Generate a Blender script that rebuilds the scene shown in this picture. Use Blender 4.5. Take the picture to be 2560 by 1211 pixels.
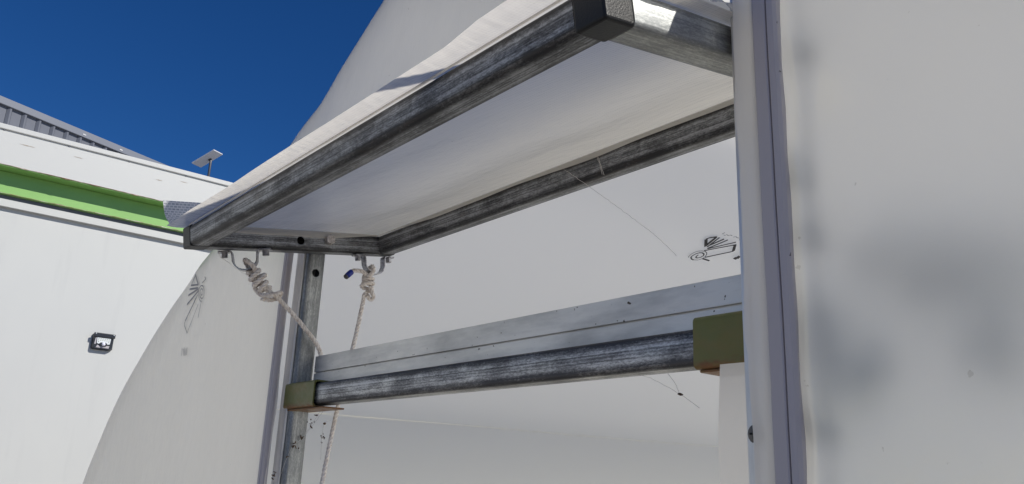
import bpy, bmesh, math, random
from mathutils import Vector, Matrix, noise, geometry

# ------------------------------------------------------------------ clear
for o in list(bpy.data.objects):
    bpy.data.objects.remove(o, do_unlink=True)
sc = bpy.context.scene
COL = sc.collection
rad = math.radians
random.seed(7)

# ------------------------------------------------------------------ camera
cam = bpy.data.cameras.new('camera')
camo = bpy.data.objects.new('camera', cam)
COL.objects.link(camo)
sc.camera = camo
yaw, pitch, roll = rad(-51.004), rad(16.36), rad(-2.33)
fw = Vector((math.sin(yaw) * math.cos(pitch), math.cos(yaw) * math.cos(pitch), math.sin(pitch)))
rt = Vector((math.cos(yaw), -math.sin(yaw), 0))
dn = fw.cross(rt)
r2 = math.cos(roll) * rt + math.sin(roll) * dn
d2 = -math.sin(roll) * rt + math.cos(roll) * dn
m = Matrix((r2, -d2, -fw)).transposed().to_4x4()
m.translation = (1.576, -0.4699, 1.4945)
camo.matrix_world = m
cam.sensor_fit = 'HORIZONTAL'
cam.sensor_width = 36
cam.lens = 2059.6 / 2560 * 36
cam.clip_start = 0.02
cam.clip_end = 2000

# ------------------------------------------------------------------ sky and sun
SUN_AZ_FROM_X, SUN_EL = rad(27), rad(37)      # sun stands towards +x, a little behind the end wall
S = Vector((math.cos(SUN_EL) * math.cos(SUN_AZ_FROM_X), math.cos(SUN_EL) * math.sin(SUN_AZ_FROM_X), math.sin(SUN_EL)))
w = bpy.data.worlds.new('World')
sc.world = w
w.use_nodes = True
nt = w.node_tree
nt.nodes.clear()
sky = nt.nodes.new('ShaderNodeTexSky')
sky.sky_type = 'NISHITA'
sky.sun_disc = False
sky.sun_elevation = SUN_EL
sky.sun_rotation = math.atan2(S.x, S.y)
sky.altitude = 700
sky.air_density = 1.0
sky.dust_density = 0.25
sky.ozone_density = 10.0
bg = nt.nodes.new('ShaderNodeBackground')
bg.inputs[1].default_value = 0.058
wo = nt.nodes.new('ShaderNodeOutputWorld')
hsv = nt.nodes.new('ShaderNodeHueSaturation')
hsv.inputs['Hue'].default_value = 0.507
hsv.inputs['Saturation'].default_value = 1.145
nt.links.new(sky.outputs[0], hsv.inputs['Color'])
nt.links.new(hsv.outputs[0], bg.inputs[0])
nt.links.new(bg.outputs[0], wo.inputs[0])
sl = bpy.data.lights.new('sun', 'SUN')
sl.energy = 3.35
sl.angle = rad(0.53)
sl.color = (1, 0.955, 0.87)
so = bpy.data.objects.new('sun', sl)
COL.objects.link(so)
so.rotation_euler = S.to_track_quat('Z', 'Y').to_euler()
so.location = S * 20
sc.view_settings.view_transform = 'Standard'
sc.view_settings.look = 'None'
sc.view_settings.exposure = 0.32
sc.view_settings.gamma = 1
sc.view_settings.use_curve_mapping = False

sc.cycles.max_bounces = 10
sc.cycles.diffuse_bounces = 5
sc.cycles.glossy_bounces = 3
sc.cycles.transmission_bounces = 6
sc.cycles.transparent_max_bounces = 8

# ------------------------------------------------------------------ materials
def mat(name):
    mm = bpy.data.materials.new(name)
    mm.use_nodes = True
    t = mm.node_tree
    t.nodes.clear()
    out = t.nodes.new('ShaderNodeOutputMaterial')
    return mm, t, out

class N:
    """small node helper"""
    def __init__(s, t): s.t = t
    def n(s, kind, **kw):
        x = s.t.nodes.new(kind)
        for k, v in kw.items():
            if k in x.inputs: x.inputs[k].default_value = v
            else: setattr(x, k, v)
        return x
    def l(s, a, b): s.t.links.new(a, b)
    def coords(s, scale=(1, 1, 1), kind='Object'):
        tc = s.n('ShaderNodeTexCoord'); mp = s.n('ShaderNodeMapping')
        mp.inputs['Scale'].default_value = scale
        s.l(tc.outputs[kind], mp.inputs['Vector']); return mp.outputs[0]
    def noise(s, vec, scale, detail=4, rough=.55):
        x = s.n('ShaderNodeTexNoise'); x.inputs['Scale'].default_value = scale
        x.inputs['Detail'].default_value = detail; x.inputs['Roughness'].default_value = rough
        s.l(vec, x.inputs['Vector']); return x.outputs['Fac']
    def ramp(s, fac, stops):
        x = s.n('ShaderNodeValToRGB'); e = x.color_ramp.elements
        while len(e) < len(stops): e.new(.5)
        for i, (p, c) in enumerate(stops):
            e[i].position = p; e[i].color = (c[0], c[1], c[2], 1) if isinstance(c, tuple) else (c, c, c, 1)
        s.l(fac, x.inputs[0]); return x.outputs[0]
    def mix(s, fac, a, b, mode='MIX'):
        x = s.n('ShaderNodeMix'); x.data_type = 'RGBA'; x.blend_type = mode
        if hasattr(fac, 'is_linked'): s.l(fac, x.inputs[0])
        else: x.inputs[0].default_value = fac
        for i, v in ((6, a), (7, b)):
            if hasattr(v, 'is_linked'): s.l(v, x.inputs[i])
            else: x.inputs[i].default_value = (*v, 1)
        return x.outputs[2]
    def math(s, op, a, b=0.5):
        x = s.n('ShaderNodeMath'); x.operation = op
        for i, v in ((0, a), (1, b)):
            if hasattr(v, 'is_linked'): s.l(v, x.inputs[i])
            else: x.inputs[i].default_value = v
        return x.outputs[0]
    def bump(s, h, strength, dist=.002, normal=None):
        x = s.n('ShaderNodeBump'); x.inputs['Strength'].default_value = strength; x.inputs['Distance'].default_value = dist
        s.l(h, x.inputs['Height'])
        if normal is not None: s.l(normal, x.inputs['Normal'])
        return x.outputs[0]

def set_in(node, k, v, h):
    if hasattr(v, 'is_linked'): h.l(v, node.inputs[k])
    else: node.inputs[k].default_value = (*v, 1) if isinstance(v, tuple) and len(v) == 3 else v

def principled(name, color=(.5, .5, .5), rough=.5, metallic=0., spec=.5, build=None):
    mm, t, out = mat(name); h = N(t)
    b = h.n('ShaderNodeBsdfPrincipled')
    vals = {'Base Color': color, 'Roughness': rough, 'Metallic': metallic, 'Specular IOR Level': spec}
    if build: vals.update(build(h))
    for k, v in vals.items(): set_in(b, k, v, h)
    h.l(b.outputs[0], out.inputs[0])
    return mm

def galvanised(name, dark, light, bandw=.5, metallic=.8, rust=.0):
    def build(h):
        line = h.noise(h.coords((2.5, 620, 620)), 1.0, 3, .6)
        streak = h.noise(h.coords((24, 210, 210)), 1.0, 5, .7)
        crack = h.noise(h.coords((170, 480, 480)), 1.0, 4, .8)
        patch = h.noise(h.coords((12, 22, 22)), 1.0, 4, .6)
        f = h.math('ADD', h.math('ADD', h.math('MULTIPLY', line, .16), h.math('MULTIPLY', streak, .22)), h.math('ADD', h.math('MULTIPLY', crack, .34), h.math('MULTIPLY', patch, .28)))
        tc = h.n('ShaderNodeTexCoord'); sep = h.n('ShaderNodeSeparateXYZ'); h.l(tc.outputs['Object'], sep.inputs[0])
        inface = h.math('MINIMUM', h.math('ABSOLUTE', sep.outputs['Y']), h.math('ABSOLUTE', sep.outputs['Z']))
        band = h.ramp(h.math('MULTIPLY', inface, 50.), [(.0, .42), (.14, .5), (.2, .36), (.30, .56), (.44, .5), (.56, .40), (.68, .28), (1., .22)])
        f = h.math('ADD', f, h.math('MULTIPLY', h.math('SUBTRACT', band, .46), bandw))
        col = h.ramp(f, [(.40, tuple(dark)), (.495, tuple((a * .68 + b * .32) for a, b in zip(dark, light))), (.585, tuple(light))])
        if rust:
            rs = h.noise(h.coords((9, 30, 30)), 1.0, 5, .7)
            col = h.mix(h.math('MULTIPLY', h.ramp(rs, [(.6, 0.), (.72, 1.)]), rust), col, (.12, .07, .04))
        ro = h.ramp(h.noise(h.coords((10, 60, 60)), 1.0, 3), [(.3, .4), (.7, .6)])
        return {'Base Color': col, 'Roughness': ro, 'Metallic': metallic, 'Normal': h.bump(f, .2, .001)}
    return principled(name, build=build)

M = {}
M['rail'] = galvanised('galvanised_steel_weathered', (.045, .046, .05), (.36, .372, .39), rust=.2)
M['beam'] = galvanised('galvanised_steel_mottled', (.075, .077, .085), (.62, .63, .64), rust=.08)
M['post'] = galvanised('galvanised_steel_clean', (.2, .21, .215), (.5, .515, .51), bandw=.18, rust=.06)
def _alu(h):
    st = h.noise(h.coords((3, 220, 220)), 1, 4, .6)
    pt = h.noise(h.coords((6, 25, 25)), 1, 5, .65)
    col = h.mix(h.ramp(pt, [(.42, 0.), (.72, 1.)]), (.78, .77, .74), (.5, .5, .49))
    sp = h.noise(h.coords((90, 130, 130)), 1, 2, .5)
    col = h.mix(h.ramp(sp, [(.73, 0.), (.76, 1.)]), col, (.1, .08, .06))
    ro = h.ramp(st, [(.3, .38), (.7, .52)])
    return {'Base Color': col, 'Roughness': ro, 'Metallic': .65, 'Normal': h.bump(st, .15, .0006)}
M['alu'] = principled('aluminium', build=_alu)
M['alubright'] = principled('bright_aluminium', build=lambda h: {
    'Base Color': h.ramp(h.noise(h.coords((30, 30, 4)), 1, 5, .65), [(.35, (.6, .6, .59)), (.6, (.86, .86, .84))]), 'Roughness': .36, 'Metallic': .55})
M['zinc'] = principled('zinc_plate', (.45, .45, .47), .32, .95, build=lambda h: {
    'Base Color': h.ramp(h.noise(h.coords((1, 1, 1)), 160, 4, .6), [(.35, (.2, .2, .21)), (.6, (.5, .5, .53))])})
M['bolt'] = principled('bolt_steel', build=lambda h: {
    'Base Color': h.ramp(h.noise(h.coords(), 260, 4, .6), [(.35, (.3, .27, .25)), (.6, (.62, .58, .56))]), 'Roughness': .42, 'Metallic': .7})
def _olive(h):
    tc = h.n('ShaderNodeTexCoord'); sep = h.n('ShaderNodeSeparateXYZ'); h.l(tc.outputs['Object'], sep.inputs[0])
    low = h.n('ShaderNodeMapRange'); low.inputs[1].default_value = 1.646; low.inputs[2].default_value = 1.621; h.l(sep.outputs['Z'], low.inputs[0])
    nz = h.noise(h.coords((55, 55, 90)), 1, 5, .7); big = h.noise(h.coords((16, 16, 30)), 1, 4, .6)
    c = h.mix(h.ramp(big, [(.4, 0.), (.7, 1.)]), (.155, .168, .045), (.2, .165, .045))
    wear = h.math('ADD', h.math('MULTIPLY', low.outputs[0], .55), h.math('MULTIPLY', nz, .55))
    c = h.mix(h.ramp(wear, [(.58, 0.), (.82, 1.)]), c, (.2, .095, .035))
    chip = h.noise(h.coords((150, 150, 150)), 1, 3, .6)
    c = h.mix(h.ramp(chip, [(.70, 0.), (.74, 1.)]), c, (.06, .05, .035))
    return {'Base Color': c, 'Roughness': h.ramp(nz, [(.3, .32), (.7, .6)]), 'Normal': h.bump(nz, .2, .0015)}
M['olive'] = principled('olive_paint', build=_olive)
M['rustolive'] = principled('rusty_olive_paint', build=lambda h: {
    'Base Color': h.ramp(h.noise(h.coords(), 70, 5, .6), [(.35, (.2, .09, .03)), (.6, (.14, .12, .05))]), 'Roughness': .6})
M['black'] = principled('black_plastic', (.006, .007, .009), .42, spec=.3, build=lambda h: {
    'Normal': h.bump(h.noise(h.coords(), 700, 2, .5), .3, .0012)})
M['pvc'] = principled('grey_pvc', (.19, .185, .235), .58, build=lambda h: {
    'Base Color': h.mix(h.ramp(h.noise(h.coords(), 110, 2, .5), [(.74, 0.), (.77, 1.)]), (.50, .475, .49), (.08, .07, .07)),
    'Normal': h.bump(h.noise(h.coords((60, 60, 2)), 1, 3), .1, .001)})
M['pvcdark'] = principled('dark_groove', (.03, .028, .04), .6)
M['screwgrey'] = principled('dull_screw', (.13, .13, .13), .55, .4)
M['hole'] = principled('dark_inside', (.01, .01, .012), .8)

def film(name, diff, trans, share, gloss_rough=.3, bumps=None, dirt=True, spec=.04, clear=0.):
    mm, t, out = mat(name); h = N(t)
    d = h.n('ShaderNodeBsdfDiffuse'); tr = h.n('ShaderNodeBsdfTranslucent')
    col = diff
    if dirt:
        big = h.noise(h.coords((1, 1, 1)), 1.7, 3, .5)
        sp = h.noise(h.coords((1, 1, 1)), 95, 2, .5)
        c1 = h.mix(h.ramp(big, [(.35, 0.), (.7, 1.)]), diff, tuple(x * .94 for x in diff))
        col = h.mix(h.ramp(sp, [(.765, 0.), (.785, .8)]), c1, (.12, .09, .07))
    set_in(d, 'Color', col, h)
    set_in(tr, 'Color', trans, h)
    m1 = h.n('ShaderNodeMixShader'); m1.inputs[0].default_value = share
    h.l(d.outputs[0], m1.inputs[1]); h.l(tr.outputs[0], m1.inputs[2])
    last = m1.outputs[0]
    if clear:
        tp = h.n('ShaderNodeBsdfTransparent'); m3 = h.n('ShaderNodeMixShader'); m3.inputs[0].default_value = clear
        h.l(last, m3.inputs[1]); h.l(tp.outputs[0], m3.inputs[2]); last = m3.outputs[0]
    g = h.n('ShaderNodeBsdfGlossy'); g.inputs['Roughness'].default_value = gloss_rough
    lw = h.n('ShaderNodeLayerWeight'); lw.inputs[0].default_value = .5
    fr = h.math('ADD', h.math('MULTIPLY', h.math('POWER', lw.outputs['Facing'], 5.), .75), spec)
    nm = bumps(h) if bumps else None
    if nm is not None:
        for x in (d, g, lw): h.l(nm, x.inputs['Normal'])
    m2 = h.n('ShaderNodeMixShader')
    h.l(fr, m2.inputs[0]); h.l(last, m2.inputs[1]); h.l(g.outputs[0], m2.inputs[2])
    h.l(m2.outputs[0], out.inputs[0])
    return mm

def _b_wall(h):
    a = h.noise(h.coords((1, 1, 1)), 5, 3, .5)
    b = h.noise(h.coords((160, 160, 60)), 1, 3, .6)
    c = h.noise(h.coords((38, 38, 22)), 1, 3, .55)
    return h.bump(b, .3, .0008, h.bump(c, .22, .002, h.bump(a, .4, .014)))
M['film'] = film('tunnel_film', (.90, .888, .858), (.975, .968, .932), .70, .19, _b_wall, spec=.11)
M['roof'] = film('roof_film', (.925, .91, .86), (.975, .965, .91), .58, .4, None, dirt=False)
def _b_scrim(h):
    v = h.coords((1, 1, 1))
    wx = h.n('ShaderNodeTexWave'); wx.bands_direction = 'X'; wx.inputs['Scale'].default_value = 75; h.l(v, wx.inputs[0])
    wy = h.n('ShaderNodeTexWave'); wy.bands_direction = 'Y'; wy.inputs['Scale'].default_value = 75; h.l(v, wy.inputs[0])
    s_ = h.math('ADD', wx.outputs['Fac'], wy.outputs['Fac'])
    cr = h.noise(h.coords((14, 46, 30)), 1, 4, .6)
    return h.bump(s_, .16, .0008, h.bump(cr, .28, .006))
M['sheet'] = film('scrim_sheet', (.88, .84, .775), (.985, .945, .87), .74, .2, _b_scrim, spec=.085)
def _b_crumple(h):
    v = h.coords((25, 25, 25))
    return h.bump(h.noise(h.coords((90, 20, 20)), 1, 5, .7), .35, .003)
M['flange'] = film('clear_film', (.88, .86, .82), (.94, .92, .88), .5, .2, _b_crumple, dirt=False, clear=.10)
def _scrim_foil():
    mm, t, out = mat('woven_scrim_film'); h = N(t)
    br = h.n('ShaderNodeTexBrick'); br.inputs['Scale'].default_value = 1.0
    br.inputs['Mortar Size'].default_value = .0009; br.inputs['Brick Width'].default_value = .0075; br.inputs['Row Height'].default_value = .0045
    br.inputs['Color1'].default_value = (.36, .39, .45, 1); br.inputs['Color2'].default_value = (.55, .58, .62, 1); br.inputs['Mortar'].default_value = (.8, .8, .82, 1)
    tc = h.n('ShaderNodeTexCoord'); h.l(tc.outputs['UV'], br.inputs[0])
    b = h.n('ShaderNodeBsdfPrincipled'); h.l(br.outputs[0], b.inputs['Base Color']); b.inputs['Roughness'].default_value = .2
    tr = h.n('ShaderNodeBsdfTranslucent'); h.l(br.outputs[0], tr.inputs[0])
    nz = h.bump(br.outputs['Fac'], .4, .001); h.l(nz, b.inputs['Normal'])
    ms = h.n('ShaderNodeMixShader'); ms.inputs[0].default_value = .45
    h.l(b.outputs[0], ms.inputs[1]); h.l(tr.outputs[0], ms.inputs[2]); h.l(ms.outputs[0], out.inputs[0]); return mm
M['foil'] = _scrim_foil()
M['ink'] = principled('black_ink', (.02, .022, .03), .6)
M['inkgrey'] = principled('grey_ink', (.30, .30, .31), .5)
M['rope'] = principled('white_rope', build=lambda h: {
    'Base Color': h.ramp(h.noise(h.coords(), 130, 4, .6), [(.3, (.58, .51, .46)), (.6, (.84, .80, .76))]), 'Roughness': .55,
    'Normal': h.bump(h.noise(h.coords((600, 600, 60)), 1, 2), .3, .0006)})
for _k in ('rope',):
    _b = [n for n in M[_k].node_tree.nodes if n.type == 'BSDF_PRINCIPLED'][0]
    _b.inputs['Subsurface Weight'].default_value = .0
M['tape'] = principled('blue_tape', (.01, .03, .28), .3)
M['ropeend'] = principled('singed_rope_end', (.06, .06, .065), .6)
M['web'] = principled('cobweb', (.55, .53, .5), .6)
M['debris'] = principled('dry_debris', build=lambda h: {
    'Base Color': h.ramp(h.noise(h.coords(), 300, 3), [(.35, (.03, .02, .012)), (.65, (.16, .10, .06))]), 'Roughness': .8})
def _white(h):
    a = h.noise(h.coords((1.2, 1.2, .6)), 1, 4, .55)
    b = h.noise(h.coords((1, 3, .35)), 4, 5, .6)
    c = h.mix(h.ramp(a, [(.4, 0.), (.75, 1.)]), (.55, .56, .55), (.505, .517, .513))
    c = h.mix(h.math('MULTIPLY', h.ramp(b, [(.56, 0.), (.75, 1.)]), .35), c, (.46, .47, .47))
    return {'Base Color': c, 'Roughness': .45}
M['white'] = principled('white_painted_panel', build=_white)
M['whitetrim'] = principled('white_trim', build=lambda h: {
    'Base Color': h.mix(h.ramp(h.noise(h.coords((20, 6, 40)), 1, 4, .6), [(.72, 0.), (.78, .6)]), (.55, .56, .55), (.42, .33, .24)), 'Roughness': .4})
M['green'] = principled('green_paint', build=lambda h: {
    'Base Color': h.mix(h.ramp(h.noise(h.coords((3, 3, 8)), 1, 4), [(.4, 0.), (.7, 1.)]), (.24, .47, .135), (.22, .44, .12)), 'Roughness': .4})
M['rustedge'] = principled('rusty_edge', build=lambda h: {
    'Base Color': h.ramp(h.noise(h.coords((14, 14, 60)), 1, 5, .65), [(.42, (.16, .08, .04)), (.52, (.34, .27, .2)), (.62, (.62, .6, .55))]), 'Roughness': .8})
M['faintrust'] = principled('faint_rust', (.40, .34, .27), .8)
M['greysteel'] = principled('grey_sheet_metal', (.12, .13, .16), .45, build=lambda h: {
    'Base Color': h.ramp(h.noise(h.coords((2, 2, 2)), 2, 3), [(.3, (.115, .125, .155)), (.7, (.14, .15, .18))])})
M['cap'] = principled('grey_cap', (.2, .215, .25), .4)
M['shadowgrey'] = principled('shaded_grey_recess', (.13, .135, .16), .6)  # grey recess with the beam's shadow put into its colour
M['dish'] = principled('white_plastic', (.72, .72, .72), .4)
M['mast'] = principled('mast_metal', (.12, .12, .13), .4, .5)
M['lamp'] = principled('lamp_housing', (.018, .02, .026), .3)
M['lampwhite'] = principled('lamp_reflector', (.72, .76, .78), .25)
M['lampside'] = principled('lamp_side_lens', (.45, .43, .45), .3)
M['led'] = principled('led_chip', (.25, .24, .12), .4)
M['dome'] = principled('sensor_dome', (.72, .73, .85), .25)
M['ground'] = principled('gravel_ground', build=lambda h: {
    'Base Color': h.mix(h.ramp(h.noise(h.coords(), .35, 5), [(.35, 0.), (.65, 1.)]),
                        h.ramp(h.noise(h.coords(), 55, 4), [(.3, (.36, .31, .255)), (.7, (.56, .5, .43))]), (.46, .405, .34)),
    'Roughness': .9, 'Normal': h.bump(h.noise(h.coords(), 60, 4), .6, .02)})
M['cover'] = principled('pale_bounce_floor', (.78, .74, .66), .8)  # pale colour for the added floor that bounces light
M['leaf'] = principled('leaf', build=lambda h: {
    'Base Color': h.ramp(h.noise(h.coords(), 1.5, 3), [(.3, (.03, .055, .02)), (.7, (.085, .12, .04))]), 'Roughness': .6})

# ------------------------------------------------------------------ object helpers
WORLD = {}
def tag(o, label=None, cat=None, group=None, kind=None):
    if label: o['label'] = label
    if cat: o['category'] = cat
    if group: o['group'] = group
    if kind: o['kind'] = kind
    return o
def link(o, parent=None, mw=None):
    mw = mw.copy() if mw is not None else Matrix.Identity(4)
    COL.objects.link(o)
    WORLD[o.name] = mw
    if parent is not None:
        o.parent = parent
        o.matrix_parent_inverse = Matrix.Identity(4)
        o.matrix_basis = WORLD[parent.name].inverted() @ mw
    else:
        o.matrix_basis = mw
    return o
def empty(name, loc, label, cat, rot=None, group=None):
    o = bpy.data.objects.new(name, None)
    o.empty_display_size = .05
    mw = (rot.to_4x4() if rot is not None else Matrix.Identity(4)); mw.translation = loc
    link(o, None, mw)
    return tag(o, label, cat, group)
def mesh_obj(name, verts, faces, material, parent=None, mw=None, smooth=False, uvs=None):
    me = bpy.data.meshes.new(name)
    me.from_pydata([tuple(v) for v in verts], [], faces)
    if uvs:
        ul = me.uv_layers.new(name='uv')
        for lp in me.loops: ul.data[lp.index].uv = uvs[lp.vertex_index]
    me.update()
    for p in me.polygons: p.use_smooth = smooth
    me.materials.append(M[material])
    o = bpy.data.objects.new(name, me)
    return link(o, parent, mw)
def bm_obj(name, bm, material, parent=None, mw=None, smooth=False):
    me = bpy.data.meshes.new(name)
    bmesh.ops.recalc_face_normals(bm, faces=bm.faces)
    bm.to_mesh(me); bm.free()
    for p in me.polygons: p.use_smooth = smooth
    me.materials.append(M[material])
    o = bpy.data.objects.new(name, me)
    return link(o, parent, mw)
def frame(origin, xdir, zdir):
    x = Vector(xdir).normalized(); z = Vector(zdir); z = (z - x * z.dot(x)).normalized(); y = z.cross(x)
    m_ = Matrix((x, y, z)).transposed().to_4x4(); m_.translation = origin
    return m_
def box_bm(x0, x1, y0, y1, z0, z1, bevel=0., seg=2, bm=None):
    bm = bm or bmesh.new()
    r = bmesh.ops.create_cube(bm, size=1)
    for v in r['verts']:
        v.co = Vector((x0 + (v.co.x + .5) * (x1 - x0), y0 + (v.co.y + .5) * (y1 - y0), z0 + (v.co.z + .5) * (z1 - z0)))
    if bevel:
        es = list({e for v in r['verts'] for e in v.link_edges})
        bmesh.ops.bevel(bm, geom=es, offset=bevel, segments=seg, profile=.5, affect='EDGES')
    return bm
def rounded_loop(w_, h_, r, n=4):
    """rounded rectangle centred on 0 in (y, z)"""
    pts = []
    for cx, cz, a0 in ((w_ / 2 - r, h_ / 2 - r, 0), (-w_ / 2 + r, h_ / 2 - r, 90), (-w_ / 2 + r, -h_ / 2 + r, 180), (w_ / 2 - r, -h_ / 2 + r, 270)):
        for i in range(n + 1):
            a = rad(a0 + 90 * i / n); pts.append((cx + r * math.cos(a), cz + r * math.sin(a)))
    return pts
def tube(name, mw, length, w_, h_, material, parent, wall=.002, r=.0075, holes=(), segs=1):
    """square hollow section along local x, y in [-w/2, w/2], z in [-h/2, h/2]; holes = (x, side) through the side face"""
    outer = rounded_loop(w_, h_, r); inner = rounded_loop(w_ - 2 * wall, h_ - 2 * wall, max(r - wall, .001))
    n = len(outer); v = []; f = []
    for k in range(segs + 1):
        x = length * k / segs
        v += [(x, a, b) for a, b in outer]
    base_in = len(v)
    for x in (0, length): v += [(x, a, b) for a, b in inner]
    for k in range(segs):
        for i in range(n):
            j = (i + 1) % n; f.append((k * n + i, k * n + j, (k + 1) * n + j, (k + 1) * n + i))
    for i in range(n):
        j = (i + 1) % n
        f.append((base_in + i, base_in + n + i, base_in + n + j, base_in + j))
        f.append((i, base_in + i, base_in + j, j))
        f.append((segs * n + i, segs * n + j, base_in + n + j, base_in + n + i))
    o = mesh_obj(name, v, f, material, parent, mw)
    bm = bmesh.new(); bm.from_mesh(o.data); bmesh.ops.recalc_face_normals(bm, faces=bm.faces); bm.to_mesh(o.data); bm.free()
    for (hx, side, hr) in holes:                      # real drilled holes through one wall
        cb = bmesh.new()
        bmesh.ops.create_cone(cb, cap_ends=True, segments=24, radius1=hr, radius2=hr, depth=.012)
        cm = bpy.data.meshes.new('cut'); 
        q = Matrix.Rotation(math.pi / 2, 4, 'X'); q.translation = (hx, side * w_ / 2, 0)
        bmesh.ops.transform(cb, matrix=q, verts=cb.verts); cb.to_mesh(cm); cb.free()
        co = bpy.data.objects.new('cut', cm); COL.objects.link(co)
        co.matrix_world = mw
        md = o.modifiers.new('hole', 'BOOLEAN'); md.object = co; md.operation = 'DIFFERENCE'; md.solver = 'EXACT'
        bpy.context.view_layer.update()
        dg = bpy.context.evaluated_depsgraph_get()
        me2 = bpy.data.meshes.new_from_object(o.evaluated_get(dg))
        o.modifiers.clear(); o.data = me2
        bpy.data.objects.remove(co, do_unlink=True)
    o.data.shade_smooth(); o.data.set_sharp_from_angle(angle=rad(40))
    return o
def catmull(P, k):
    P = [Vector(p) for p in P]; out = []
    Q = [P[0] * 2 - P[1]] + P + [P[-1] * 2 - P[-2]]
    for i in range(1, len(Q) - 2):
        for j in range(k):
            t = j / k; a, b, c, d = Q[i - 1], Q[i], Q[i + 1], Q[i + 2]
            out.append(.5 * ((2 * b) + (c - a) * t + (2 * a - 5 * b + 4 * c - d) * t * t + (3 * b - a - 3 * c + d) * t ** 3))
    out.append(P[-1]); return out
def sweep(bm, path, radii, n=8, cap=True):
    """tube of varying radius along a path of Vectors"""
    if not hasattr(radii, '__len__'): radii = [radii] * len(path)
    rings = []; up = None
    for i, p in enumerate(path):
        t = (path[min(i + 1, len(path) - 1)] - path[max(i - 1, 0)]).normalized()
        if up is None: up = t.orthogonal().normalized()
        up = (up - t * up.dot(t)).normalized(); s_ = t.cross(up)
        rings.append([bm.verts.new(p + (up * math.cos(2 * math.pi * k / n) + s_ * math.sin(2 * math.pi * k / n)) * radii[i]) for k in range(n)])
    for a, b in zip(rings, rings[1:]):
        for k in range(n): bm.faces.new((a[k], a[(k + 1) % n], b[(k + 1) % n], b[k]))
    if cap: bm.faces.new(rings[0][::-1]); bm.faces.new(rings[-1])
def twisted(bm, path, R=.0047, pitch=.026, strands=3, n=7):
    """three-strand rope laid round a path"""
    up = None; fr = []; s = 0
    for i, p in enumerate(path):
        t = (path[min(i + 1, len(path) - 1)] - path[max(i - 1, 0)]).normalized()
        if up is None: up = t.orthogonal().normalized()
        up = (up - t * up.dot(t)).normalized()
        if i: s += (p - path[i - 1]).length
        fr.append((p, up.copy(), t.cross(up), s))
    for k in range(strands):
        ph = 2 * math.pi * k / strands
        pts = [p + (u * math.cos(ph + 2 * math.pi * s / pitch) + v * math.sin(ph + 2 * math.pi * s / pitch)) * R * .52 for p, u, v, s in fr]
        sweep(bm, pts, R * .54, n)
def dense(path, step):
    out = [path[0]]
    for a, b in zip(path, path[1:]):
        n = max(1, int((b - a).length / step))
        out += [a.lerp(b, (j + 1) / n) for j in range(n)]
    return out

# ------------------------------------------------------------------ ground (structure)
g = mesh_obj('ground', [(-400, -400, 0), (400, -400, 0), (400, 400, 0), (-400, 400, 0)], [(0, 1, 2, 3)], 'ground')
tag(g, 'brown gravel ground around the tunnel', 'ground', kind='structure')

fl = mesh_obj('bounce_floor', [(-1.93, .3, .006), (2.63, .3, .006), (2.63, 8, .006), (-1.93, 8, .006)], [(0, 1, 2, 3)], 'cover')  # added unseen floor sheet, brightens the film from inside
tag(fl, 'pale floor sheet added inside the tunnel to bounce light onto the film', 'bounce floor', kind='structure')
# ------------------------------------------------------------------ polytunnel
XC = .35
PROF = [(-1.95, 0), (-1.93, .5), (-1.82, 1.0), (-1.534, 1.438), (-1.396, 1.605), (-1.232, 1.749), (-1.06, 1.855), (-.86, 1.955),
        (-.623, 2.06), (-.402, 2.151), (-.207, 2.228), (-.035, 2.297), (.15, 2.381), (.236, 2.42), (.30, 2.444), (.35, 2.45)]
half = catmull([(x, 0, z) for x, z in PROF], 4)
ARCH = [(p.x, p.z) for p in half] + [(2 * XC - p.x, p.z) for p in reversed(half[:-1])]
SLEN = [0]
for a, b in zip(ARCH, ARCH[1:]): SLEN.append(SLEN[-1] + math.hypot(b[0] - a[0], b[1] - a[1]))
def arch_at(s):
    for i in range(len(SLEN) - 1):
        if SLEN[i + 1] >= s:
            t = (s - SLEN[i]) / (SLEN[i + 1] - SLEN[i]); a, b = ARCH[i], ARCH[i + 1]
            d = Vector((b[0] - a[0], b[1] - a[1])).normalized()
            return Vector((a[0] + (b[0] - a[0]) * t, a[1] + (b[1] - a[1]) * t)), Vector((-d.y, d.x))    # point, outward normal
    return Vector(ARCH[-1]), Vector((1, 0))
def arch_z(x):
    for a, b in zip(ARCH, ARCH[1:]):
        if a[0] <= x <= b[0] or b[0] <= x <= a[0]:
            if abs(b[0] - a[0]) > 1e-9: return a[1] + (b[1] - a[1]) * (x - a[0]) / (b[0] - a[0])
    return 0.
def ybase(x):
    t = min(max(x / 1.15, 0), 1)
    return .24 - .075 * t
def ywall(x, z):
    v = ybase(x)
    e = max(0., 1 - (arch_z(x) - z) / .3)
    v += .006 * noise.noise(Vector((x * 1.3, 2.2, z * 1.1))) + .002 * noise.noise(Vector((x * 5, 7, z * 2)))
    v += .003 * e * math.sin((x * .8 - z * .5) * 55 + 2 * noise.noise(Vector((x * 3, 0, z * 3)))) * max(0, noise.noise(Vector((x * 2.5 + 4, 3, z * 2.5))) + .25)
    if x > 1.17: v -= .004 * math.exp(-((x - 1.202) / .011) ** 2) * (1 + .3 * noise.noise(Vector((z * 8, 1, 4)))) + .004 * math.exp(-(x - 1.19) / .05) * noise.noise(Vector((x * 10, 5, z * 14)))
    if x > 1.17: v -= .012 * max(0, 1 - abs(x - 1.42) / .22) * (.5 + .5 * math.sin(z * 7))
    return v
RO = .042                                              # film rolls over the hoop with this radius
tun = empty('polytunnel', (XC, .24, 0), 'white film polytunnel with an arched end wall and an open vent window', 'polytunnel')

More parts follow.
